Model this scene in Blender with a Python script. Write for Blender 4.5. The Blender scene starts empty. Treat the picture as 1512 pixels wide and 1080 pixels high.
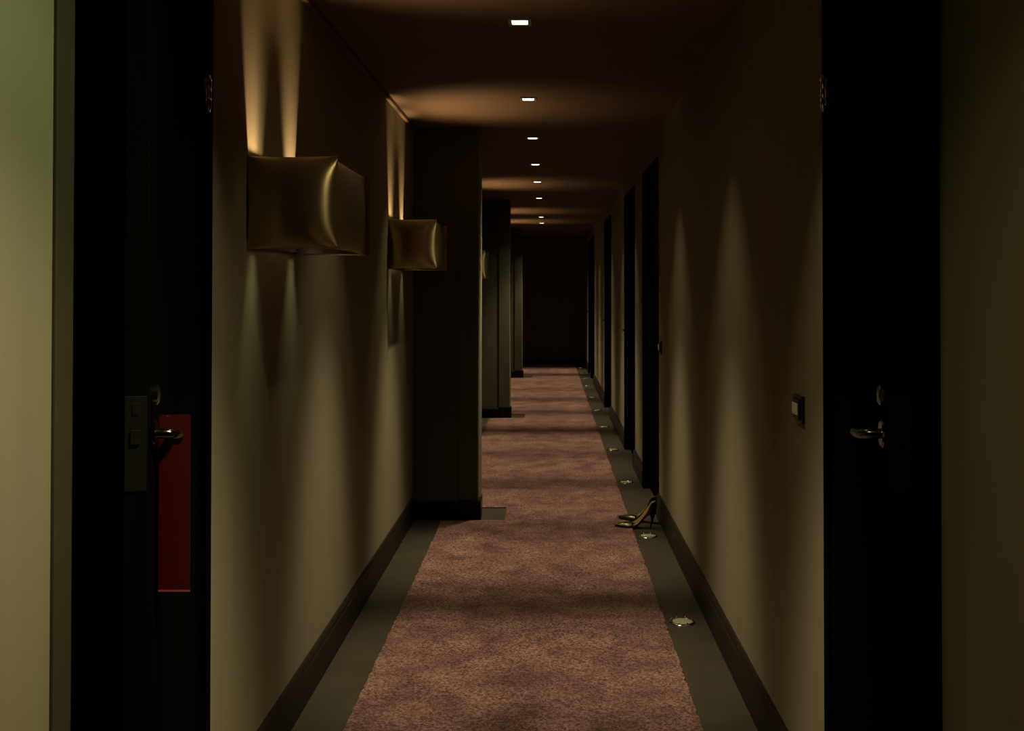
import bpy, bmesh, math, random
from mathutils import Vector, Matrix
random.seed(4)
S = bpy.context.scene
COL = S.collection
PI = math.pi

# ------------------------------------------------------------------ dimensions (metres; X right, Y down the corridor, Z up)
XL, XR, ZC = -0.81, 0.658, 2.325          # left wall, right wall, ceiling
YB, YE = -1.6, 18.7                       # behind the camera, end wall
BBH, BBT = 0.132, 0.018                   # baseboard
PX = -0.42                                # corridor side of the pillars
PILLARS = [6.03, 10.83, 15.8]; PTH = 0.30
DOORS = [(6.10, 7.02), (7.79, 8.72), (10.78, 11.86), (14.80, 15.74), (15.86, 16.75)]   # openings incl. casing
POCKET = (1.74, 2.405)                    # recess the double doors fold into
DH = 2.10

# ------------------------------------------------------------------ materials
def newmat(name):
    m = bpy.data.materials.new(name); m.use_nodes = True
    nt = m.node_tree
    return m, nt, nt.nodes['Principled BSDF']
def simple(name, col, rough=0.5, metal=0.0, spec=0.5, var=0.12, scale=25, bump=0.05, bscale=120, stretch=(1,1,1), coat=0.0, sheen=0.0):
    m, nt, b = newmat(name)
    tc = nt.nodes.new('ShaderNodeTexCoord'); mp = nt.nodes.new('ShaderNodeMapping')
    mp.inputs['Scale'].default_value = stretch
    nt.links.new(tc.outputs['Object'], mp.inputs['Vector'])
    n = nt.nodes.new('ShaderNodeTexNoise'); n.inputs['Scale'].default_value = scale; n.inputs['Detail'].default_value = 5
    nt.links.new(mp.outputs[0], n.inputs['Vector'])
    r = nt.nodes.new('ShaderNodeValToRGB')
    r.color_ramp.elements[0].position = 0.3; r.color_ramp.elements[1].position = 0.7
    r.color_ramp.elements[0].color = tuple(c*(1-var) for c in col)+(1,)
    r.color_ramp.elements[1].color = tuple(min(1,c*(1+var)) for c in col)+(1,)
    nt.links.new(n.outputs['Fac'], r.inputs['Fac']); nt.links.new(r.outputs['Color'], b.inputs['Base Color'])
    b.inputs['Roughness'].default_value = rough; b.inputs['Metallic'].default_value = metal
    b.inputs['Specular IOR Level'].default_value = spec
    if coat: b.inputs['Coat Weight'].default_value = coat; b.inputs['Coat Roughness'].default_value = 0.15
    if sheen: b.inputs['Sheen Weight'].default_value = sheen
    if bump:
        n2 = nt.nodes.new('ShaderNodeTexNoise'); n2.inputs['Scale'].default_value = bscale; n2.inputs['Detail'].default_value = 3
        nt.links.new(mp.outputs[0], n2.inputs['Vector'])
        bp = nt.nodes.new('ShaderNodeBump'); bp.inputs['Strength'].default_value = bump; bp.inputs['Distance'].default_value = 0.01
        nt.links.new(n2.outputs['Fac'], bp.inputs['Height']); nt.links.new(bp.outputs[0], b.inputs['Normal'])
    return m
def emit(name, col, strength):
    m, nt, b = newmat(name)
    b.inputs['Base Color'].default_value = (0.8,0.8,0.75,1)
    b.inputs['Emission Color'].default_value = col+(1,); b.inputs['Emission Strength'].default_value = strength
    return m

M = {}
M['wall'] = simple('beige_wall_fabric', (0.200,0.176,0.107), 0.8, spec=0.15, var=0.05, scale=14, bump=0.06, bscale=300, stretch=(1,1,0.08))
M['darkwall'] = simple('darker_brown_wall', (0.15,0.125,0.08), 0.6, spec=0.2, var=0.15, scale=6, bump=0.03, bscale=90, stretch=(6,6,0.4))  # brown somewhat darker than the side walls
M['pillarfront'] = simple('shaded_wall_pillar_front', (0.066,0.064,0.041), 0.75, spec=0.15, var=0.06, scale=12, bump=0.04, bscale=250, stretch=(1,1,0.08))  # beige wall in shade, with the shade put into the colour
M['ceiling'] = simple('brown_painted_ceiling', (0.142,0.097,0.058), 0.8, spec=0.2, var=0.04, scale=3, bump=0.03, bscale=200)
M['floor'] = simple('olive_grey_floor', (0.037,0.0315,0.0205), 0.5, spec=0.2, var=0.14, scale=5, bump=0.02, bscale=60)
M['bb'] = simple('dark_stained_baseboard', (0.012,0.0086,0.0052), 0.45, spec=0.2, var=0.2, scale=9, bump=0.03, bscale=80, stretch=(1,0.2,1))
M['black'] = simple('black_stained_wood', (0.0028,0.0024,0.0022), 0.6, spec=0.0, var=0.25, scale=10, bump=0.03, bscale=70, stretch=(4,4,0.3))
M['taupe'] = simple('dark_taupe_casing', (0.045,0.036,0.020), 0.6, spec=0.2, var=0.06, scale=12, bump=0.02)  # strip darker than the wall next to it
M['gold'] = simple('olive_gold_satin', (0.50,0.40,0.18), 0.32, metal=0.9, var=0.06, scale=40, bump=0.03, bscale=500, stretch=(1,1,0.3))
def aniso(m, amt, rot):
    nt = m.node_tree; b = nt.nodes['Principled BSDF']
    t = nt.nodes.new('ShaderNodeCombineXYZ'); t.inputs[2].default_value = 1.0      # threads run vertically
    nt.links.new(t.outputs[0], b.inputs['Tangent'])
    b.inputs['Anisotropic'].default_value = amt; b.inputs['Anisotropic Rotation'].default_value = rot
aniso(M['gold'], 0.9, 0.0)
M['inner'] = simple('dark_lamp_core', (0.02,0.017,0.012), 0.6, var=0.1)
M['chrome'] = simple('polished_nickel', (0.62,0.60,0.54), 0.14, metal=1.0, var=0.03, bump=0)
M['darkmetal'] = simple('dark_polished_bronze', (0.16,0.145,0.115), 0.14, metal=1.0, var=0.03, bump=0)
M['blackgloss'] = simple('black_lacquered_wood', (0.003,0.0027,0.0024), 0.25, spec=0.15, var=0.2, bump=0.02)
M['dullmetal'] = simple('dull_lock_metal', (0.0055,0.0054,0.0036), 0.5, spec=0.15, metal=0.1, var=0.08, bump=0.02)
M['red'] = simple('red_card', (0.040,0.0022,0.0012), 0.45, spec=0.2, var=0.08, scale=20, bump=0.0)
M['rededge'] = simple('pale_red_card_edge', (0.22,0.05,0.04), 0.4, var=0.05, bump=0.0)
M['switch'] = simple('black_switch_plastic', (0.012,0.010,0.008), 0.35, var=0.1, bump=0.0)
M['pale'] = simple('pale_switch_rocker', (0.70,0.66,0.52), 0.4, var=0.03, bump=0.0)
M['trimring'] = simple('brushed_downlight_trim', (0.42,0.35,0.26), 0.35, metal=0.5, var=0.05, bump=0.0)
M['lens'] = emit('lit_downlight_lens', (1.0,0.86,0.62), 9.0)
M['bulb'] = emit('lit_warm_bulb', (1.0,0.62,0.32), 12.0)
M['shoe'] = simple('dark_gold_leather', (0.065,0.048,0.022), 0.28, metal=0.85, var=0.1, scale=60, bump=0.04, bscale=400)
M['shoeblack'] = simple('black_shoe_leather', (0.010,0.008,0.007), 0.35, var=0.1, bump=0.0)
M['insole'] = simple('pale_gold_lining', (0.72,0.58,0.30), 0.38, metal=0.45, var=0.06, scale=60, bump=0.02)

def carpet_mat():
    m, nt, b = newmat('mauve_pile_carpet')
    L = nt.links
    tc = nt.nodes.new('ShaderNodeTexCoord')
    def noise(scale, detail, rough=0.5, st=None):
        n = nt.nodes.new('ShaderNodeTexNoise'); n.inputs['Scale'].default_value = scale
        n.inputs['Detail'].default_value = detail; n.inputs['Roughness'].default_value = rough
        if st:
            mp = nt.nodes.new('ShaderNodeMapping'); mp.inputs['Scale'].default_value = st
            L.new(tc.outputs['Object'], mp.inputs['Vector']); L.new(mp.outputs[0], n.inputs['Vector'])
        else: L.new(tc.outputs['Object'], n.inputs['Vector'])
        return n
    def ramp(n, p0, c0, p1, c1):
        r = nt.nodes.new('ShaderNodeValToRGB')
        r.color_ramp.elements[0].position = p0; r.color_ramp.elements[1].position = p1
        r.color_ramp.elements[0].color = c0+(1,); r.color_ramp.elements[1].color = c1+(1,)
        L.new(n.outputs['Fac'], r.inputs['Fac']); return r
    fine = noise(105, 5, 0.86)
    patch = noise(5.5, 6, 0.62)
    base = ramp(patch, 0.34, (0.098,0.049,0.044), 0.68, (0.25,0.143,0.115))
    speck = ramp(fine, 0.42, (0.10,0.085,0.085), 0.59, (1.75,1.7,1.65))
    mx = nt.nodes.new('ShaderNodeMix'); mx.data_type = 'RGBA'; mx.blend_type = 'MULTIPLY'
    mx.inputs['Factor'].default_value = 0.95
    L.new(base.outputs['Color'], mx.inputs['A']); L.new(speck.outputs['Color'], mx.inputs['B'])
    L.new(mx.outputs['Result'], b.inputs['Base Color'])
    b.inputs['Roughness'].default_value = 0.95; b.inputs['Specular IOR Level'].default_value = 0.1
    b.inputs['Sheen Weight'].default_value = 0.25; b.inputs['Sheen Tint'].default_value = (0.8,0.55,0.48,1)
    bp = nt.nodes.new('ShaderNodeBump'); bp.inputs['Strength'].default_value = 0.9; bp.inputs['Distance'].default_value = 0.006
    L.new(fine.outputs['Fac'], bp.inputs['Height']); L.new(bp.outputs[0], b.inputs['Normal'])
    return m
M['carpet'] = carpet_mat()
def glass_mat():
    m, nt, b = newmat('frosted_floor_lens')
    b.inputs['Base Color'].default_value = (0.10,0.092,0.045,1); b.inputs['Roughness'].default_value = 0.25
    b.inputs['Coat Weight'].default_value = 0.25; b.inputs['Coat Roughness'].default_value = 0.08
    b.inputs['Emission Color'].default_value = (1.0,0.88,0.40,1); b.inputs['Emission Strength'].default_value = 0.10
    return m
M['floorlens'] = glass_mat()

# ------------------------------------------------------------------ mesh helpers
def box(bm, x0, x1, y0, y1, z0, z1, bev=0.0):
    tmp = bmesh.new()
    vs = [tmp.verts.new((x, y, z)) for x in (x0,x1) for y in (y0,y1) for z in (z0,z1)]
    for f in ((0,1,3,2),(4,6,7,5),(0,4,5,1),(2,3,7,6),(0,2,6,4),(1,5,7,3)): tmp.faces.new([vs[i] for i in f])
    bmesh.ops.recalc_face_normals(tmp, faces=tmp.faces)
    if bev: bmesh.ops.bevel(tmp, geom=tmp.edges[:], offset=bev, segments=2, affect='EDGES', profile=0.5)
    add(bm, tmp)
def add(bm, tmp, mat=None):
    if mat is not None: bmesh.ops.transform(tmp, matrix=mat, verts=tmp.verts)
    me = bpy.data.meshes.new('tmp'); tmp.to_mesh(me); tmp.free(); bm.from_mesh(me); bpy.data.meshes.remove(me)
def lathe(bm, prof, seg=32, mat=None):
    t = bmesh.new(); rings = []
    for r, z in prof:
        if r < 1e-6: rings.append([t.verts.new((0,0,z))])
        else: rings.append([t.verts.new((r*math.cos(2*PI*i/seg), r*math.sin(2*PI*i/seg), z)) for i in range(seg)])
    for a, b in zip(rings, rings[1:]):
        for i in range(seg):
            j = (i+1) % seg
            if len(a) == 1: t.faces.new((a[0], b[j], b[i])) if len(b) > 1 else None
            elif len(b) == 1: t.faces.new((a[i], a[j], b[0]))
            else: t.faces.new((a[i], a[j], b[j], b[i]))
    bmesh.ops.recalc_face_normals(t, faces=t.faces)
    add(bm, t, mat)
def tube(bm, pts, radii, seg=14):
    t = bmesh.new(); rings = []; n = len(pts); pts = [Vector(p) for p in pts]
    up = None
    for i, p in enumerate(pts):
        d = (pts[min(i+1,n-1)] - pts[max(i-1,0)]).normalized()
        a = Vector((0,0,1)) if abs(d.z) < 0.9 else Vector((1,0,0))
        u = d.cross(a).normalized()
        if up is not None:
            u = (up - d*up.dot(d)).normalized()
        up = u; v = d.cross(u)
        r = radii[i] if isinstance(radii, (list,tuple)) else radii
        rings.append([t.verts.new(p + (u*math.cos(2*PI*k/seg) + v*math.sin(2*PI*k/seg))*r) for k in range(seg)])
    for a, b in zip(rings, rings[1:]):
        for k in range(seg): t.faces.new((a[k], a[(k+1)%seg], b[(k+1)%seg], b[k]))
    t.faces.new(rings[0]); t.faces.new(rings[-1])
    bmesh.ops.recalc_face_normals(t, faces=t.faces)
    add(bm, t)
def obj(name, bm, mat, parent=None, smooth=False, angle=40):
    me = bpy.data.meshes.new(name); bm.to_mesh(me); bm.free()
    for m in (mat if isinstance(mat, list) else [mat]): me.materials.append(m)
    if smooth:
        for p in me.polygons: p.use_smooth = True
        me.set_sharp_from_angle(angle=math.radians(angle))
    o = bpy.data.objects.new(name, me); COL.objects.link(o)
    if parent is not None: o.parent = parent
    return o
def empty(name, loc, rz=0.0):
    o = bpy.data.objects.new(name, None); o.location = loc; o.rotation_euler = (0,0,rz); o.empty_display_size = 0.1
    COL.objects.link(o); return o
def tag(o, label, cat, group=None, kind=None):
    o['label'] = label; o['category'] = cat
    if group: o['group'] = group
    if kind: o['kind'] = kind
    return o
def struct(o, label, cat):
    return tag(o, label, cat, None, 'structure')
def spot(name, loc, target, power, col, size, blend=1.0, radius=0.03, parent=None, sx=1.0):
    l = bpy.data.lights.new(name, 'SPOT'); l.energy = power; l.color = col; l.spot_size = math.radians(size)
    l.spot_blend = blend; l.shadow_soft_size = radius
    o = bpy.data.objects.new(name, l); COL.objects.link(o)
    d = Vector(target) - Vector(loc)
    z = -d.normalized(); y = Vector((0,1,0)); y = (y - z*y.dot(z))           # local Y follows the corridor, local X crosses it
    if y.length < 1e-4: y = Vector((0,0,1))
    y.normalize(); x = y.cross(z)
    o.rotation_euler = Matrix((x, y, z)).transposed().to_euler(); o.location = loc
    o.scale = (sx, 1, 1)
    if parent is not None:
        o.parent = parent; o.location = Vector(loc) - parent.location
    return o

# ------------------------------------------------------------------ shell
bm = bmesh.new(); box(bm, -1.2, 1.1, YB, YE+0.3, -0.1, 0.0)
struct(obj('floor', bm, M['floor']), 'olive grey hard floor showing as strips beside the mauve carpet', 'floor')
bm = bmesh.new(); box(bm, -1.2, 1.1, YB, YE+0.3, ZC, ZC+0.1)
struct(obj('ceiling', bm, M['ceiling']), 'low brown ceiling lit in warm bands across the corridor', 'ceiling')
bm = bmesh.new()
box(bm, XL-0.25, XL, YB, POCKET[0]-0.085, 0, ZC)
box(bm, XL-0.25, XL, POCKET[1]+0.028, YE, 0, ZC)
box(bm, XL-0.25, XL, POCKET[0]-0.085, POCKET[1]+0.028, DH+0.09, ZC)
struct(obj('wall_left', bm, M['wall']), 'beige left wall carrying the gold wall lamps', 'wall')
bm = bmesh.new()
box(bm, XR, XR+0.25, YB, POCKET[0]-0.03, 0, ZC)
edges = [POCKET[1]+0.028]
for a, b in DOORS: edges += [a, b]
edges.append(YE)
for i in range(0, len(edges), 2): box(bm, XR, XR+0.25, edges[i], edges[i+1], 0, ZC)
for a, b in DOORS + [(POCKET[0]-0.03, POCKET[1]+0.028)]: box(bm, XR, XR+0.25, a, b, DH+0.06, ZC)
struct(obj('wall_right', bm, M['wall']), 'beige right wall with five dark doors along it', 'wall')
bm = bmesh.new(); box(bm, XL-0.25, XR+0.25, YE, YE+0.15, 0, ZC)
struct(obj('wall_end', bm, M['darkwall']), 'dark brown end wall closing the far end of the corridor', 'wall')
bm = bmesh.new(); box(bm, XL-0.25, XR+0.25, YB-0.15, YB, 0, ZC)
struct(obj('wall_back', bm, M['darkwall']), 'dark wall behind the viewpoint at the near end of the corridor', 'wall')

def bb_profile(bm, x_wall, sgn, y0, y1, h=BBH, t=BBT):
    # baseboard along Y: flat face with a small moulded top lip
    p = [(0,0),(t,0),(t,h*0.80),(t*0.78,h*0.84),(t*0.78,h*0.93),(t*0.45,h),(0,h)]
    a = [bm.verts.new((x_wall+sgn*u, y0, v)) for u, v in p]; b = [bm.verts.new((x_wall+sgn*u, y1, v)) for u, v in p]
    n = len(p)
    for i in range(n): bm.faces.new((a[i], a[(i+1)%n], b[(i+1)%n], b[i]))
    bm.faces.new(a); bm.faces.new(b)
def bb_cross(bm, y_wall, x0, x1, h, t):
    p = [(0,0),(t,0),(t,h*0.84),(t*0.7,h*0.88),(t*0.7,h*0.95),(t*0.4,h),(0,h)]
    a = [bm.verts.new((x0, y_wall-u, v)) for u, v in p]; b = [bm.verts.new((x1, y_wall-u, v)) for u, v in p]
    n = len(p)
    for i in range(n): bm.faces.new((a[i], a[(i+1)%n], b[(i+1)%n], b[i]))
    bm.faces.new(a); bm.faces.new(b)
bm = bmesh.new()
bb_profile(bm, XL, 1, YB, POCKET[0]-0.09)
prev = POCKET[1]+0.03
for p in PILLARS:
    bb_profile(bm, XL, 1, prev, p-0.02); prev = p+PTH
bb_profile(bm, XL, 1, prev, YE)
bmesh.ops.recalc_face_normals(bm, faces=bm.faces)
struct(obj('baseboard_left', bm, M['bb']), 'dark baseboard along the left wall', 'baseboard')
bm = bmesh.new()
seg = [YB, POCKET[0]-0.03, POCKET[1]+0.03] + [v for d in DOORS for v in (d[0]-0.002, d[1]+0.002)] + [YE]
for i in range(0, len(seg), 2): bb_profile(bm, XR, -1, seg[i], seg[i+1], BBH+0.008)
bmesh.ops.recalc_face_normals(bm, faces=bm.faces)
struct(obj('baseboard_right', bm, M['bb']), 'dark baseboard along the right wall', 'baseboard')
bm = bmesh.new(); bb_cross(bm, YE, XL+BBT, XR-BBT, 0.105, 0.02)
bmesh.ops.recalc_face_normals(bm, faces=bm.faces)
struct(obj('baseboard_end', bm, M['blackgloss']), 'black baseboard along the foot of the end wall', 'baseboard')
bm = bmesh.new()
prev = POCKET[1]+0.03
for p in PILLARS + [YE]:
    box(bm, XL, XL+0.018, prev, p-0.0, ZC-0.022, ZC); prev = p+PTH
struct(obj('trim_1', bm, M['ceiling']), 'slim brown ceiling moulding along the top of the left wall', 'trim')

# pillars that jut out of the left wall
names = ['first pillar jutting from the left wall, just past the second gold lamp',
         'second pillar along the left wall, halfway down the corridor',
         'third and farthest pillar along the left wall, before the end wall']
for i, p in enumerate(PILLARS):
    r = empty('pillar', (XL, p, 0)); struct(r, names[i], 'pillar')
    if i: r['group'] = 'pillars along the left wall'
    r['group'] = 'pillars along the left wall'
    w = PX - XL
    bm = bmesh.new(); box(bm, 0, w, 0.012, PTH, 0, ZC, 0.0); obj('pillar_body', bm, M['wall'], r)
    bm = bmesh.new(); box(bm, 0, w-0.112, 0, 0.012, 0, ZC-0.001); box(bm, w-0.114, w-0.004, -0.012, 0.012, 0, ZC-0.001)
    o = obj('front_panel', bm, M['pillarfront'], r); o['label'] = 'front panel with shade put into its dark colour'
    bm = bmesh.new()
    bb_cross(bm, 0, BBT, w-0.112, 0.105, 0.022)
    box(bm, w-0.116, w+0.018, -0.036, 0.09, 0, 0.115, 0.004)
    bmesh.ops.recalc_face_normals(bm, faces=bm.faces)
    o = obj('baseboard', bm, M['blackgloss'], r); o['label'] = 'black baseboard with thicker corner block'
    bm = bmesh.new(); box(bm, w, w+0.006, 0.09, PTH, 0, 0.09); obj('side_skirting', bm, M['bb'], r)

# ------------------------------------------------------------------ carpet runner
def carpet():
    CL, CR = -0.629, 0.4715
    pts = []   # left edge going away from the camera, with notches at the pillars
    step = 0.025
    def jit(): return random.gauss(0, 0.0022)
    def run(x, y0, y1):
        n = max(2, int((y1-y0)/step))
        for k in range(n): pts.append((x+jit(), y0+(y1-y0)*k/n))
    y = YB+0.1
    for p in PILLARS:
        run(CL, y, p-0.075); pts.append((CL, p-0.075))
        for k in range(1, 10):  pts.append((CL+(PX-CL)*k/10, p-0.075+0.03*k/10+jit()))
        pts.append((PX+0.155, p-0.045)); run(PX+0.155, p-0.045, p+PTH-0.01)
        pts.append((PX+0.155, p+PTH)); pts.append((CL, p+PTH+0.01)); y = p+PTH+0.02
    run(CL, y, YE-0.024)
    left = pts[:]; pts = []
    run2 = []
    n = int((YE-0.024-YB-0.1)/step)
    for k in range(n+1): run2.append((CR+jit(), YB+0.1+(YE-0.124-YB)*k/n))
    poly = left + [(CL, YE-0.026)] + run2[::-1]
    bm = bmesh.new()
    vb = [bm.verts.new((x, y, 0.0005)) for x, y in poly]
    f = bm.faces.new(vb)
    r = bmesh.ops.extrude_face_region(bm, geom=[f])
    for v in r['geom']:
        if isinstance(v, bmesh.types.BMVert): v.co.z = 0.006
    bmesh.ops.triangulate(bm, faces=[q for q in bm.faces if len(q.verts) > 4])
    bmesh.ops.recalc_face_normals(bm, faces=bm.faces)
    return obj('carpet_runner', bm, M['carpet'])
tag(carpet(), 'long mauve pile carpet runner down the middle of the corridor floor', 'carpet')

# ------------------------------------------------------------------ room doors in the right wall
def lever(bm, side=1, L=0.115, out=0.05, r=0.009):
    # neck out of the door (local -X * side), then lever along +Y
    s = -side
    tube(bm, [(0,0,0),(s*out*0.7,0,0),(s*out*0.95,0.004,0),(s*out,0.016,0),(s*out,L*0.6,0),(s*out*0.97,L,0)], [r,r,r,r*0.95,r*0.9,r*0.85], 16)
dlabels = ['first dark room door on the right wall, behind the gold high heels',
           'second dark room door on the right wall counting from the gold high heels',
           'third dark room door along the right wall, midway down the corridor',
           'fourth dark room door along the right wall, near the end wall',
           'last dark room door on the right wall, closest to the end wall']
for i, (a, b) in enumerate(DOORS):
    r = empty('door_%d' % (i+1), (XR, a, 0)); struct(r, dlabels[i], 'door'); r['group'] = 'room doors along the right wall'
    W = b-a; c = 0.062
    bm = bmesh.new()
    box(bm, -0.016, 0.13, 0.002, c, 0, DH+0.058, 0.003); box(bm, -0.016, 0.13, W-c, W-0.002, 0, DH+0.058, 0.003)
    box(bm, -0.016, 0.13, c, W-c, DH, DH+0.058, 0.003)
    obj('casing', bm, M['black'], r)
    bm = bmesh.new()
    box(bm, 0.028, 0.07, c+0.003, W-c-0.003, 0.008, DH-0.003, 0.002)
    for z0, z1 in ((0.25,0.95),(1.15,1.9)):       # two raised panels
        box(bm, 0.022, 0.03, c+0.14, W-c-0.14, z0, z1, 0.004)
    obj('door_leaf', bm, M['black'], r)
    yh = W-c-0.065
    bm = bmesh.new(); box(bm, 0.0215, 0.0285, yh-0.021, yh+0.021, 0.91, 1.10, 0.003)
    pl = obj('lock_plate', bm, M['dullmetal'], r)
    bm = bmesh.new(); t = bmesh.new(); lever(t, 1, 0.11, 0.055)
    bmesh.ops.transform(t, matrix=Matrix.Translation((0.022, yh, 1.02)) @ Matrix.Scale(-1, 4, (0,1,0)), verts=t.verts)
    bmesh.ops.reverse_faces(t, faces=t.faces); add(bm, t)
    obj('lever_handle', bm, M['chrome'], r, True)

# ------------------------------------------------------------------ double doors folded open beside the viewpoint
def fold_door(name, side, xw, hinge, free, label):
    """side -1 = left. hinge/free = (x, y) of the corridor face at both ends."""
    r = empty(name, (xw, POCKET[1], 0)); struct(r, label, 'door'); r['group'] = 'double doors folded open'
    org = Vector((xw, POCKET[1], 0))
    Hh, Ff = Vector(hinge+(0,)), Vector(free+(0,))
    d = (Ff-Hh); L = d.length; d.normalize()
    outw = Vector((side,0,0)); nrm = (outw - d*outw.dot(d)).normalized()       # from corridor face into the pocket
    # local frame: x = into the pocket, y = towards the free edge
    mat = Matrix(((nrm.x, d.x, 0, Hh.x-org.x),(nrm.y, d.y, 0, Hh.y-org.y),(0,0,1,0),(0,0,0,1)))
    def put(bm, flip=False):
        bmesh.ops.transform(bm, matrix=mat, verts=bm.verts)
        bmesh.ops.recalc_face_normals(bm, faces=bm.faces); return bm
    th = 0.0385
    bm = bmesh.new(); box(bm, 0, th, 0, L, 0.012, DH-0.004, 0.002)
    box(bm, -0.0025, 0.001, 0.05, 0.062, 0.012, DH-0.004, 0.001); box(bm, -0.0025, 0.001, L-0.2, L-0.19, 0.012, DH-0.004, 0.001)
    obj('door_leaf', put(bm), M['black'], r)
    zc = 1.108
    bm = bmesh.new(); box(bm, 0.002, th-0.002, L-0.001, L+0.002, zc-0.09, zc+0.068, 0.001)
    box(bm, 0.012, th-0.012, L+0.001, L+0.006, zc-0.012, zc+0.012, 0.001)
    box(bm, 0.014, th-0.014, L+0.001, L+0.0035, zc+0.036, zc+0.056, 0.001)
    o = obj('edge_plate', put(bm), M['dullmetal'], r); o['label'] = 'dull metal lock plate on the door edge'
    # rose, cylinder and lever on the corridor face
    bm = bmesh.new()
    lathe(bm, [(0,0),(0.024,0),(0.024,0.005),(0.021,0.008),(0,0.008)], 28, Matrix.Translation((0, L-0.035, zc)) @ Matrix.Rotation(-PI/2, 4, 'Y'))
    tube(bm, [(0,L-0.035,zc),(-0.018,L-0.035,zc),(-0.0275,L-0.0375,zc-0.0005),(-0.0325,L-0.047,zc-0.002),(-0.034,L-0.075,zc-0.0065),(-0.034,L-0.11,zc-0.010),(-0.033,L-0.15,zc-0.013)],
         [0.0085,0.0085,0.0088,0.009,0.009,0.0085,0.0075], 18)
    obj('lever_handle', put(bm), M['darkmetal'], r, True)
    bm = bmesh.new()
    lathe(bm, [(0,0),(0.013,0),(0.013,0.009),(0.009,0.013),(0,0.014)], 24, Matrix.Translation((0, L-0.032, zc+0.066)) @ Matrix.Rotation(-PI/2, 4, 'Y') @ Matrix.Scale(1.35, 4, (1,0,0)))
    obj('lock_cylinder', put(bm), M['chrome'], r, True)
    # hinge knuckle at the top
    bm = bmesh.new()
    prof = [(0,-0.046),(0.005,-0.044),(0.0075,-0.038),(0.0095,-0.034),(0.0095,-0.012),(0.0088,-0.011),(0.0095,-0.010),(0.0095,0.010),(0.0088,0.011),(0.0095,0.012),(0.0095,0.034),(0.0075,0.038),(0.006,0.044),(0,0.047)]
    lathe(bm, prof, 20, Matrix.Translation((-0.014, -0.004, 1.818)))
    box(bm, -0.014, 0.0, -0.001, 0.03, 1.786, 1.850, 0.001)
    obj('hinge', put(bm), M['chrome'], r, True)
    # frame: pocket lining, hinge jamb and casing
    bm = bmesh.new(); s = side
    def sb(x0, x1, y0, y1, z0, z1, bev=0.0):
        box(bm, min(s*x0,s*x1), max(s*x0,s*x1), y0-POCKET[1], y1-POCKET[1], z0, z1, bev)
    sb(0.15, 0.20, POCKET[0]-0.02, POCKET[1]+0.02, 0, DH+0.085)
    sb(-0.004, 0.16, POCKET[1]-0.0, POCKET[1]+0.027, 0, DH+0.085, 0.002)
    sb(0.0, 0.16, POCKET[0]-0.02, POCKET[0], 0, DH+0.085)
    sb(0.0, 0.16, POCKET[0], POCKET[1], DH+0.005, DH+0.085)
    obj('door_frame', bm, M['black'], r)
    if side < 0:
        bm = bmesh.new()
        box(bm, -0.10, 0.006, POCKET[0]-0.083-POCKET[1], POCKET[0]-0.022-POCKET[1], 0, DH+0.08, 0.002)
        o = obj('casing', bm, M['taupe'], r); o['label'] = 'dark taupe casing'
    return r
fold_door('door_6', -1, XL, (XL-0.012, 2.395), (-0.666, 1.69), 'near black door leaf folded open on the left, with a red tag')
fold_door('door_7', 1, XR, (XR+0.006, 2.395), (0.564, 1.69), 'near black door leaf folded open on the right, beside the light switch')

# red do-not-disturb tag hanging on the left lever
def red_tag():
    W, H, T, R = 0.0535, 0.303, 0.0016, 0.0142
    hz = -0.038                              # hole centre below the top
    t = bmesh.new(); N = 40
    ring = [(R*math.cos(2*PI*k/N), R*math.sin(2*PI*k/N)+hz) for k in range(N)]
    # outline sampled at the same angles, by ray casting on the rectangle
    def out(k):
        a = 2*PI*k/N; dx, dz = math.cos(a), math.sin(a); c = []
        if abs(dx) > 1e-9: c.append((W/2)/abs(dx))
        if dz > 1e-9: c.append((-hz)/dz)
        if dz < -1e-9: c.append((H+hz)/(-dz))
        q = min(c); return (dx*q, dz*q+hz)
    outer = [out(k) for k in range(N)]
    corners = [(W/2,0),(-W/2,0),(-W/2,-H),(W/2,-H)]
    for cx, cz in corners:                   # snap the nearest sample to each corner
        k = min(range(N), key=lambda k: (outer[k][0]-cx)**2+(outer[k][1]-cz)**2*0.05); outer[k] = (cx, cz)
    fr = [[t.verts.new((x, y, z)) for x, z in lst] for lst in (ring, outer) for y in (-T/2, T/2)]
    rf, rb, of, ob = fr
    for k in range(N):
        j = (k+1) % N
        t.faces.new((rf[k], rf[j], of[j], of[k])); t.faces.new((rb[k], ob[k], ob[j], rb[j]))
        t.faces.new((rf[k], rb[k], rb[j], rf[j])); t.faces.new((of[k], of[j], ob[j], ob[k]))
    bmesh.ops.recalc_face_normals(t, faces=t.faces)
    r = empty('door_hanger', (-0.6465, 1.758, 1.1362), 0.02)
    bm = bmesh.new(); add(bm, t); obj('tag_card', bm, M['red'], r)
    bm = bmesh.new(); box(bm, -W/2-0.0003, W/2+0.0003, -T/2-0.0006, T/2+0.0006, -H-0.0016, -H+0.0016, 0.0004)
    o = obj('bottom_edge', bm, M['rededge'], r); o['label'] = 'pale worn bottom edge'
    return r
tag(red_tag(), 'long red door tag hanging on the lever of the near left door', 'door hanger')

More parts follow.
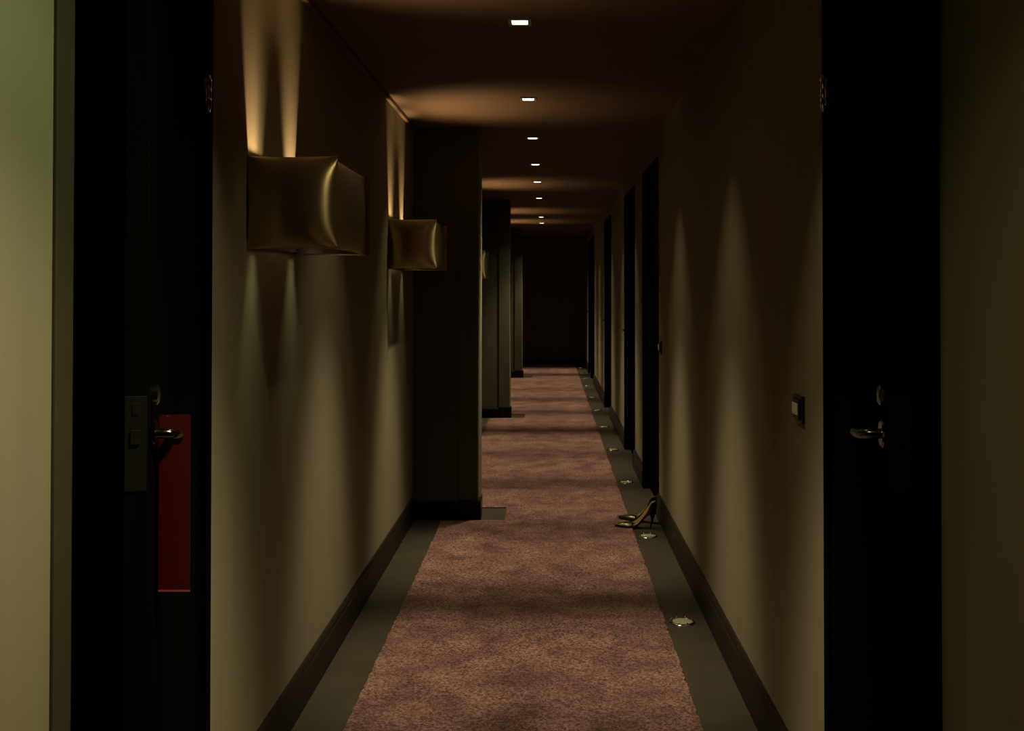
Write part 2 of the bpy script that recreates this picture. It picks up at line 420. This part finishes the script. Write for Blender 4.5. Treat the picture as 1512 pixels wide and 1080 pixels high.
# ------------------------------------------------------------------ gold pillow wall lamps
def pillow(w, h, t, bulge, n=22, mat=None):
    """cushion panel in the local XZ plane, front towards -Y, seams at the rim"""
    b = bmesh.new(); rows = []
    for i in range(n+1):
        row = []
        for j in range(n+1):
            u, v = -1+2*j/n, -1+2*i/n
            uu = math.copysign(1-(1-abs(u))**1.6, u); vv = math.copysign(1-(1-abs(v))**1.6, v)
            k = ((1-abs(uu)**2.9)*(1-abs(vv)**2.9))**0.8
            pin = 1-0.035*(1-vv*vv)*0 
            x = uu*w/2*(1-0.022*(1-vv**2)); z = vv*h/2*(1-0.022*(1-uu**2))
            row.append(b.verts.new((x, -t/2-bulge*k, z)))
        rows.append(row)
    back = []
    for i in range(n+1):
        back.append([b.verts.new((v.co.x, t/2, v.co.z)) if i in (0,n) or j in (0,n) else None for j, v in enumerate(rows[i])])
    for i in range(n):
        for j in range(n): b.faces.new((rows[i][j], rows[i][j+1], rows[i+1][j+1], rows[i+1][j]))
    loop = [(0,j) for j in range(n)]+[(i,n) for i in range(n)]+[(n,j) for j in range(n,0,-1)]+[(i,0) for i in range(n,0,-1)]
    for a, c in zip(loop, loop[1:]+loop[:1]):
        b.faces.new((rows[a[0]][a[1]], back[a[0]][a[1]], back[c[0]][c[1]], rows[c[0]][c[1]]))
    b.faces.new([back[a[0]][a[1]] for a in loop])
    bmesh.ops.recalc_face_normals(b, faces=b.faces)
    if mat is not None: bmesh.ops.transform(b, matrix=mat, verts=b.verts)
    return b
LP, LL, LH = 0.243, 0.54, 0.25                 # protrusion, length along the wall, height
LZ = 1.587                                      # centre height
lamp_lab = ['large gold pillow wall lamp nearest the viewpoint, above the left wall',
            'smaller looking gold pillow wall lamp just in front of the first pillar',
            'gold wall lamp peeking out from behind the first pillar',
            'gold wall lamp hidden just behind the second pillar',
            'gold wall lamp on the left wall between second and third pillars, farthest of all']
def wall_lamp(y0, label):
    r = empty('wall_lamp', (XL, y0, LZ)); tag(r, label, 'wall lamp', 'gold pillow wall lamps on the left wall')
    return r
UP = (1.0, 0.65, 0.35)
def lamp_lights(r):
    y0 = r.location.y
    for yy in (0.065, LL-0.06):
        spot('lamp_upbeam', (XL+0.062, y0+yy, LZ-0.11), (XL, y0+yy, LZ+0.11), UPW, UP, 40, 1.0, 0.016, r)
        spot('lamp_downbeam', (XL+0.062, y0+yy, LZ+0.02), (XL+0.045, y0+yy, LZ-0.9), DNW, (0.92,1.0,0.62), 44, 1.0, 0.016, r)
    spot('lamp_glow', (XL+0.19, y0+LL/2, LZ+0.10), (XL+0.19+0.40, y0+LL/2, LZ+0.10+1.0), GLW, (1.0,0.62,0.32), 92, 1.0, 0.03, r, 1.15)
UPW, DNW, GLW = 62.0, 4.5, 28.0
LAMP_Y = [2.706, 5.10, 9.0, 12.13, 13.95]
proto = wall_lamp(LAMP_Y[0], lamp_lab[0])
bm = bmesh.new()                                # open core: back plate and four thin sides, open at top and bottom
box(bm, 0, 0.008, 0.02, LL-0.02, -LH/2+0.01, LH/2-0.01)
box(bm, LP-0.03, LP-0.024, 0.02, LL-0.02, -LH/2+0.006, LH/2-0.006)
box(bm, 0.0, LP-0.024, 0.018, 0.024, -LH/2+0.006, LH/2-0.006); box(bm, 0.0, LP-0.024, LL-0.024, LL-0.018, -LH/2+0.006, LH/2-0.006)
obj('lamp_core', bm, M['inner'], proto)
f = pillow(LP, LH, 0.006, 0.036, mat=Matrix.Translation((LP/2, 0.014, 0))); bm = bmesh.new(); add(bm, f)
obj('front_cushion', bm, M['gold'], proto, True, 60)
f = pillow(LP, LH, 0.006, 0.036, mat=Matrix.Translation((LP/2, LL-0.014, 0)) @ Matrix.Rotation(PI, 4, 'Z')); bm = bmesh.new(); add(bm, f)
obj('rear_cushion', bm, M['gold'], proto, True, 60)
f = pillow(LL-0.04, LH-0.004, 0.006, 0.016, mat=Matrix.Translation((LP-0.02, LL/2, 0)) @ Matrix.Rotation(PI/2, 4, 'Z')); bm = bmesh.new(); add(bm, f)
obj('side_cushion', bm, M['gold'], proto, True, 60)
for yy in (0.065, LL-0.06):
    bm = bmesh.new(); lathe(bm, [(0,-0.02),(0.006,-0.018),(0.009,-0.006),(0.009,0.006),(0.006,0.018),(0,0.02)], 14, Matrix.Translation((0.075, yy+0.02, -0.01)))
    tube(bm, [(0.006,yy+0.02,-0.03),(0.075,yy+0.02,-0.03)], 0.004, 8)
    o = obj('bulb', bm, M['bulb'], proto, True)
lamp_lights(proto)
kids = [c for c in proto.children if c.type == 'MESH']
for y0, lab in zip(LAMP_Y[1:], lamp_lab[1:]):
    r = proto.copy(); COL.objects.link(r); r.location = (XL, y0, LZ); r['label'] = lab
    for c in kids:
        k = c.copy(); COL.objects.link(k); k.parent = r
    lamp_lights(r)

# ------------------------------------------------------------------ ceiling downlights
DOWN = [3.655, 5.13, 6.44, 7.78, 9.03, 10.6, 13.3, 14.5]
DX = -0.106
nth = ['first', 'second', 'third', 'fourth', 'fifth', 'sixth', 'seventh', 'eighth']
dlab = ['square ceiling downlight nearest the viewpoint, largest in the row',
        'square ceiling downlight level with the second gold wall lamp, second in the row'] + \
       ['square ceiling downlight, %s along the ceiling row from the viewpoint' % n for n in nth[2:7]] + \
       ['square ceiling downlight farthest away, last of the ceiling row']
DOWNW = 140.0
DC = (1.0, 0.84, 0.56)
def down_beam(y, parent=None):
    p = (DX, y, ZC-0.012)
    spot('downlight_beam', p, (DX, y, 0), DOWNW, DC, 40, 1.0, 0.022, parent, 1.7)
    for sd in (-1, 1): spot('downlight_side_beam', p, (DX+sd*0.268, y, ZC-1.012), DOWNW*0.6, DC, 40, 1.0, 0.022, parent)
    spot('downlight_skirt', p, (DX, y, 0), DOWNW*0.115, DC, 60, 0.8, 0.022, parent, 2.6)
    spot('downlight_spill', p, (DX, y, 0), DOWNW*0.008, DC, 98, 0.7, 0.022, parent)
dproto = None
for i, y in enumerate(DOWN):
    if dproto is None:
        r = dproto = empty('ceiling_downlight', (DX, y, ZC))
        bm = bmesh.new(); a, b = 0.041, 0.029
        for x0, x1, y0, y1 in ((-a,-b,-a,a),(b,a,-a,a),(-b,b,-a,-b),(-b,b,b,a)): box(bm, x0, x1, y0, y1, -0.006, 0.0, 0.001)
        obj('downlight_trim', bm, M['trimring'], r)
        bm = bmesh.new(); lathe(bm, [(0.0,-0.0055),(0.02,-0.005),(0.028,-0.002),(0.028,0)], 4, Matrix.Rotation(PI/4, 4, 'Z') @ Matrix.Scale(1.4, 4, (1,0,0)) @ Matrix.Scale(1.4, 4, (0,1,0)))
        obj('downlight_lens', bm, M['lens'], r)
        dk = list(r.children)
    else:
        r = dproto.copy(); COL.objects.link(r); r.location = (DX, y, ZC)
        for c in dk:
            k = c.copy(); COL.objects.link(k); k.parent = r
    tag(r, dlab[i], 'ceiling light', 'square downlights in a row on the ceiling')
    down_beam(y, r)
for y in (2.27, 11.95, 15.6, 17.1): down_beam(y)
spot('added_lamp_highlight', (DX, 2.27, ZC-0.012), (-0.60, 2.72, 1.58), 8.0, DC, 32, 1.0, 0.03)  # extra spot added for the rim highlight on the nearest wall lamp

# ------------------------------------------------------------------ round floor lights
FL = [4.158, 5.61, 7.18, 8.65, 10.1, 11.5, 12.9, 14.46, 15.6, 16.7, 17.8]
fn = nth + ['ninth', 'tenth']
flab = ['round floor light nearest the viewpoint in the right floor strip',
        'round floor light right in front of the gold high heels'] + \
       ['small round floor light in the right floor strip, %s from the viewpoint' % fn[i] for i in range(2, 10)] + \
       ['tiny round floor light farthest away beside the end wall']
fproto = None
for i, y in enumerate(FL):
    if fproto is None:
        r = fproto = empty('floor_light', (0.541, y, 0))
        bm = bmesh.new()
        lathe(bm, [(0.040,0.0005),(0.040,0.004),(0.043,0.0062),(0.047,0.0062),(0.052,0.003),(0.0535,0.0005),(0.040,0.0005)], 44)
        for k in range(8):
            a = 2*PI*k/8+0.35
            lathe(bm, [(0,0.0115),(0.0026,0.0107),(0.0042,0.0085),(0.0044,0.005)], 10, Matrix.Translation((0.0455*math.cos(a), 0.0455*math.sin(a), 0)))
        obj('ring', bm, M['chrome'], r, True)
        bm = bmesh.new(); lathe(bm, [(0,0.0075),(0.015,0.0072),(0.03,0.006),(0.0402,0.0035),(0.0402,0.0008)], 40)
        obj('glass_lens', bm, M['floorlens'], r, True)
        fk = list(r.children)
    else:
        r = fproto.copy(); COL.objects.link(r); r.location = (0.541, y, 0)
        for c in fk:
            k = c.copy(); COL.objects.link(k); k.parent = r
    tag(r, flab[i], 'floor light', 'round floor lights in the right floor strip')

# ------------------------------------------------------------------ light switches on the right wall
def switch(y, z, label):
    r = empty('light_switch', (XR, y, z)); tag(r, label, 'light switch', 'dark light switches on the right wall')
    return r
sproto = switch(2.66, 1.042, 'dark wall switch with pale rocker beside the near right door leaf')
bm = bmesh.new(); box(bm, -0.009, 0, -0.042, 0.042, -0.036, 0.036, 0.002); obj('switch_plate', bm, M['switch'], sproto)
bm = bmesh.new(); box(bm, -0.015, -0.008, -0.031, 0.031, -0.026, 0.026, 0.002); obj('switch_surround', bm, M['switch'], sproto)
bm = bmesh.new(); box(bm, -0.018, -0.014, -0.027, 0.027, -0.014, 0.016, 0.0015); o = obj('rocker', bm, M['pale'], sproto); o['label'] = 'pale rocker'
r = sproto.copy(); COL.objects.link(r); r.location = (XR, 5.965, 1.02); r['label'] = 'dark wall switch beside the first room door, above the gold high heels'
for c in list(sproto.children):
    k = c.copy(); COL.objects.link(k); k.parent = r

# ------------------------------------------------------------------ gold stiletto shoes
def lerp_tab(tab, s):
    for (a, va), (b, vb) in zip(tab, tab[1:]):
        if s <= b:
            t = (s-a)/(b-a); t = t*t*(3-2*t) if False else t
            return va+(vb-va)*t
    return tab[-1][1]
def smooth_tab(tab, s):
    # Catmull-Rom through the table
    n = len(tab)
    for i in range(n-1):
        if s <= tab[i+1][0] or i == n-2:
            p0 = tab[max(i-1,0)][1]; p1 = tab[i][1]; p2 = tab[i+1][1]; p3 = tab[min(i+2,n-1)][1]
            t = (s-tab[i][0])/(tab[i+1][0]-tab[i][0]); t = max(0,min(1,t))
            return 0.5*((2*p1)+(-p0+p2)*t+(2*p0-5*p1+4*p2-p3)*t*t+(-p0+3*p1-3*p2+p3)*t**3)
# local frame: +X from heel to toe, Z up; s is 0 at the back of the heel and 1 at the toe
SX = [(0,0.0),(0.15,0.030),(0.3,0.060),(0.45,0.090),(0.6,0.124),(0.75,0.160),(0.9,0.205),(1.0,0.232)]
SZ = [(0,0.098),(0.15,0.090),(0.3,0.066),(0.45,0.032),(0.6,0.0075),(0.75,0.0045),(0.9,0.009),(1.0,0.014)]
SW = [(0,0.012),(0.06,0.022),(0.15,0.0265),(0.3,0.023),(0.45,0.025),(0.6,0.034),(0.75,0.035),(0.9,0.019),(1.0,0.0035)]
WH = [(0,0.058),(0.1,0.054),(0.2,0.044),(0.35,0.034),(0.5,0.030),(0.62,0.030),(0.72,0.030),(0.85,0.022),(1.0,0.006)]
def sec(s):
    return smooth_tab(SX,s), smooth_tab(SZ,s), max(0.002,smooth_tab(SW,s)), max(0.004,smooth_tab(WH,s))
def shoe_meshes():
    NS = 44
    up = bmesh.new(); TH = 0.66; grid = []
    K = 12
    for i in range(NS+1):
        s = i/NS; x, z, w, h = sec(s); row = []
        close = 0 if s < TH-0.14 else min(1, (s-(TH-0.14))/0.16)      # how far the upper arches over the foot
        close = close*close*(3-2*close)
        amax = 0.30+ (1.0-0.30)*close                                   # fraction of the half arch covered
        for sd in (1, -1):
            half = []
            for k in range(K+1):
                a = k/K*amax*PI/2
                if close < 1:
                    cut = min(1, max(0, (s-0.12)/0.16)); cut = cut*cut*(3-2*cut)*(1-close)      # the outer side is cut low at the arch
                    hh = h*(1-(0.62 if sd > 0 else 0.15)*cut)
                    yy = w*(math.cos(a)**0.8); zz = hh*math.sin(a)/math.sin(amax*PI/2)
                else: yy = w*math.cos(a); zz = h*math.sin(a)
                half.append(up.verts.new((x, sd*yy, z+zz)))
            row.append(half)
        grid.append(row)
    for i in range(NS):
        for sd in (0,1):
            for k in range(K):
                a, b, c, d = grid[i][sd][k], grid[i+1][sd][k], grid[i+1][sd][k+1], grid[i][sd][k+1]
                up.faces.new((a,b,c,d))
    for k in range(K):                                                  # heel counter closes the back
        up.faces.new((grid[0][0][k], grid[0][0][k+1], grid[0][1][k+1], grid[0][1][k]))
    bmesh.ops.remove_doubles(up, verts=up.verts, dist=0.0004)
    bmesh.ops.recalc_face_normals(up, faces=up.faces)
    lin = up.copy(); lin.normal_update()
    for v in lin.verts: v.co -= v.normal*0.0007
    bmesh.ops.delete(lin, geom=[v for v in lin.verts if v.co.x > 0.15], context='VERTS')
    def plate(off0, off1, sc):
        b = bmesh.new(); rows = []
        for i in range(NS+1):
            x, z, w, h = sec(i/NS); w *= sc
            rows.append([b.verts.new((x, w*q, z+o)) for q, o in ((-1,off0),(1,off0),(1,off1),(-1,off1))])
        for a, c in zip(rows, rows[1:]):
            for k in range(4): b.faces.new((a[k], a[(k+1)%4], c[(k+1)%4], c[k]))
        b.faces.new(rows[0]); b.faces.new(rows[-1]); bmesh.ops.recalc_face_normals(b, faces=b.faces); return b
    ins = plate(0.0005, 0.0035, 0.96); sole = plate(-0.0045, 0.001, 1.0)
    hl = bmesh.new(); rows = []
    for i in range(15):
        t = i/14; zt = 0.0915*(1-t)
        cx = 0.020+0.012*t-0.006*math.sin(PI*t); rad = 0.0045+0.0155*(1-t)**2.6
        fx = 1.0+0.15*(1-t)
        rows.append([hl.verts.new((cx+rad*fx*math.cos(2*PI*k/16), rad*math.sin(2*PI*k/16), zt)) for k in range(16)])
    for a, c in zip(rows, rows[1:]):
        for k in range(16): hl.faces.new((a[k], a[(k+1)%16], c[(k+1)%16], c[k]))
    hl.faces.new(rows[0]); hl.faces.new(rows[-1]); bmesh.ops.recalc_face_normals(hl, faces=hl.faces)
    return up, ins, sole, hl, lin
SHG = 'pair of gold high heels by the first room door'
sp = empty('high_heel_shoe', (0.606, 5.80, 0.0), PI-0.05)
tag(sp, 'gold pointed stiletto shoe standing in front, toe over the carpet edge', 'shoe', SHG)
up, ins, sole, hl, lin = shoe_meshes()
u = obj('shoe_upper', up, [M['shoe']], sp, True, 50)
so = u.modifiers.new('thickness', 'SOLIDIFY'); so.thickness = 0.0016; so.offset = 1
obj('lining', lin, M['insole'], sp, True, 50)['label'] = 'pale gold inner lining'
obj('insole', ins, M['insole'], sp, True, 40)['label'] = 'pale gold insole'
obj('sole', sole, M['shoeblack'], sp, True, 40)['label'] = 'thin black sole'
obj('stiletto_heel', hl, M['shoeblack'], sp, True, 60)['label'] = 'slim black stiletto heel'
s2 = sp.copy(); COL.objects.link(s2); s2.location = (0.622, 5.93, 0.0); s2.rotation_euler = (0,0,PI-0.42)
s2['label'] = 'gold stiletto shoe standing behind the other, closer to the room door'
for c in list(sp.children):
    k = c.copy(); COL.objects.link(k); k.parent = s2

# ------------------------------------------------------------------ unseen lights that wash the near walls
spot('lobby_wall_washer', (0.2, 1.30, 2.22), (XL, 1.42, 1.18), 38.0, (0.86,0.98,0.56), 84, 0.8, 0.05)
spot('added_low_wall_fill', (0.15, 1.25, ZC-0.012), (XL, 1.46, 0.25), 150.0, (1.0,0.84,0.52), 62, 1.0, 0.05)  # second spot added to brighten the lower near left wall
spot('lobby_downlight', (-0.05, 0.75, ZC-0.012), (0.62, 1.35, 0), 24.0, (1.0,0.84,0.50), 84, 1.0, 0.05)

# ------------------------------------------------------------------ world, camera, view
w = bpy.data.worlds.new('World'); S.world = w; w.use_nodes = True
w.node_tree.nodes['Background'].inputs[0].default_value = (0.9,0.75,0.55,1); w.node_tree.nodes['Background'].inputs[1].default_value = 0.0
cam = bpy.data.cameras.new('Camera'); co = bpy.data.objects.new('Camera', cam); COL.objects.link(co)
TILT = 0.8; FP = 1500.0
cam.sensor_fit = 'HORIZONTAL'; cam.sensor_width = 36.0; cam.lens = FP/1512*36.0
cam.shift_x = -(811-756)/1512.0
cam.shift_y = -((540-430)+FP*math.tan(math.radians(TILT)))/1512.0
cam.clip_start = 0.02
co.location = (0,0,1.35); co.rotation_euler = (math.radians(90+TILT),0,0)
S.camera = co
S.view_settings.view_transform = 'Standard'; S.view_settings.look = 'None'
S.view_settings.exposure = 0.0; S.view_settings.gamma = 1.0
S.view_settings.use_curve_mapping = False
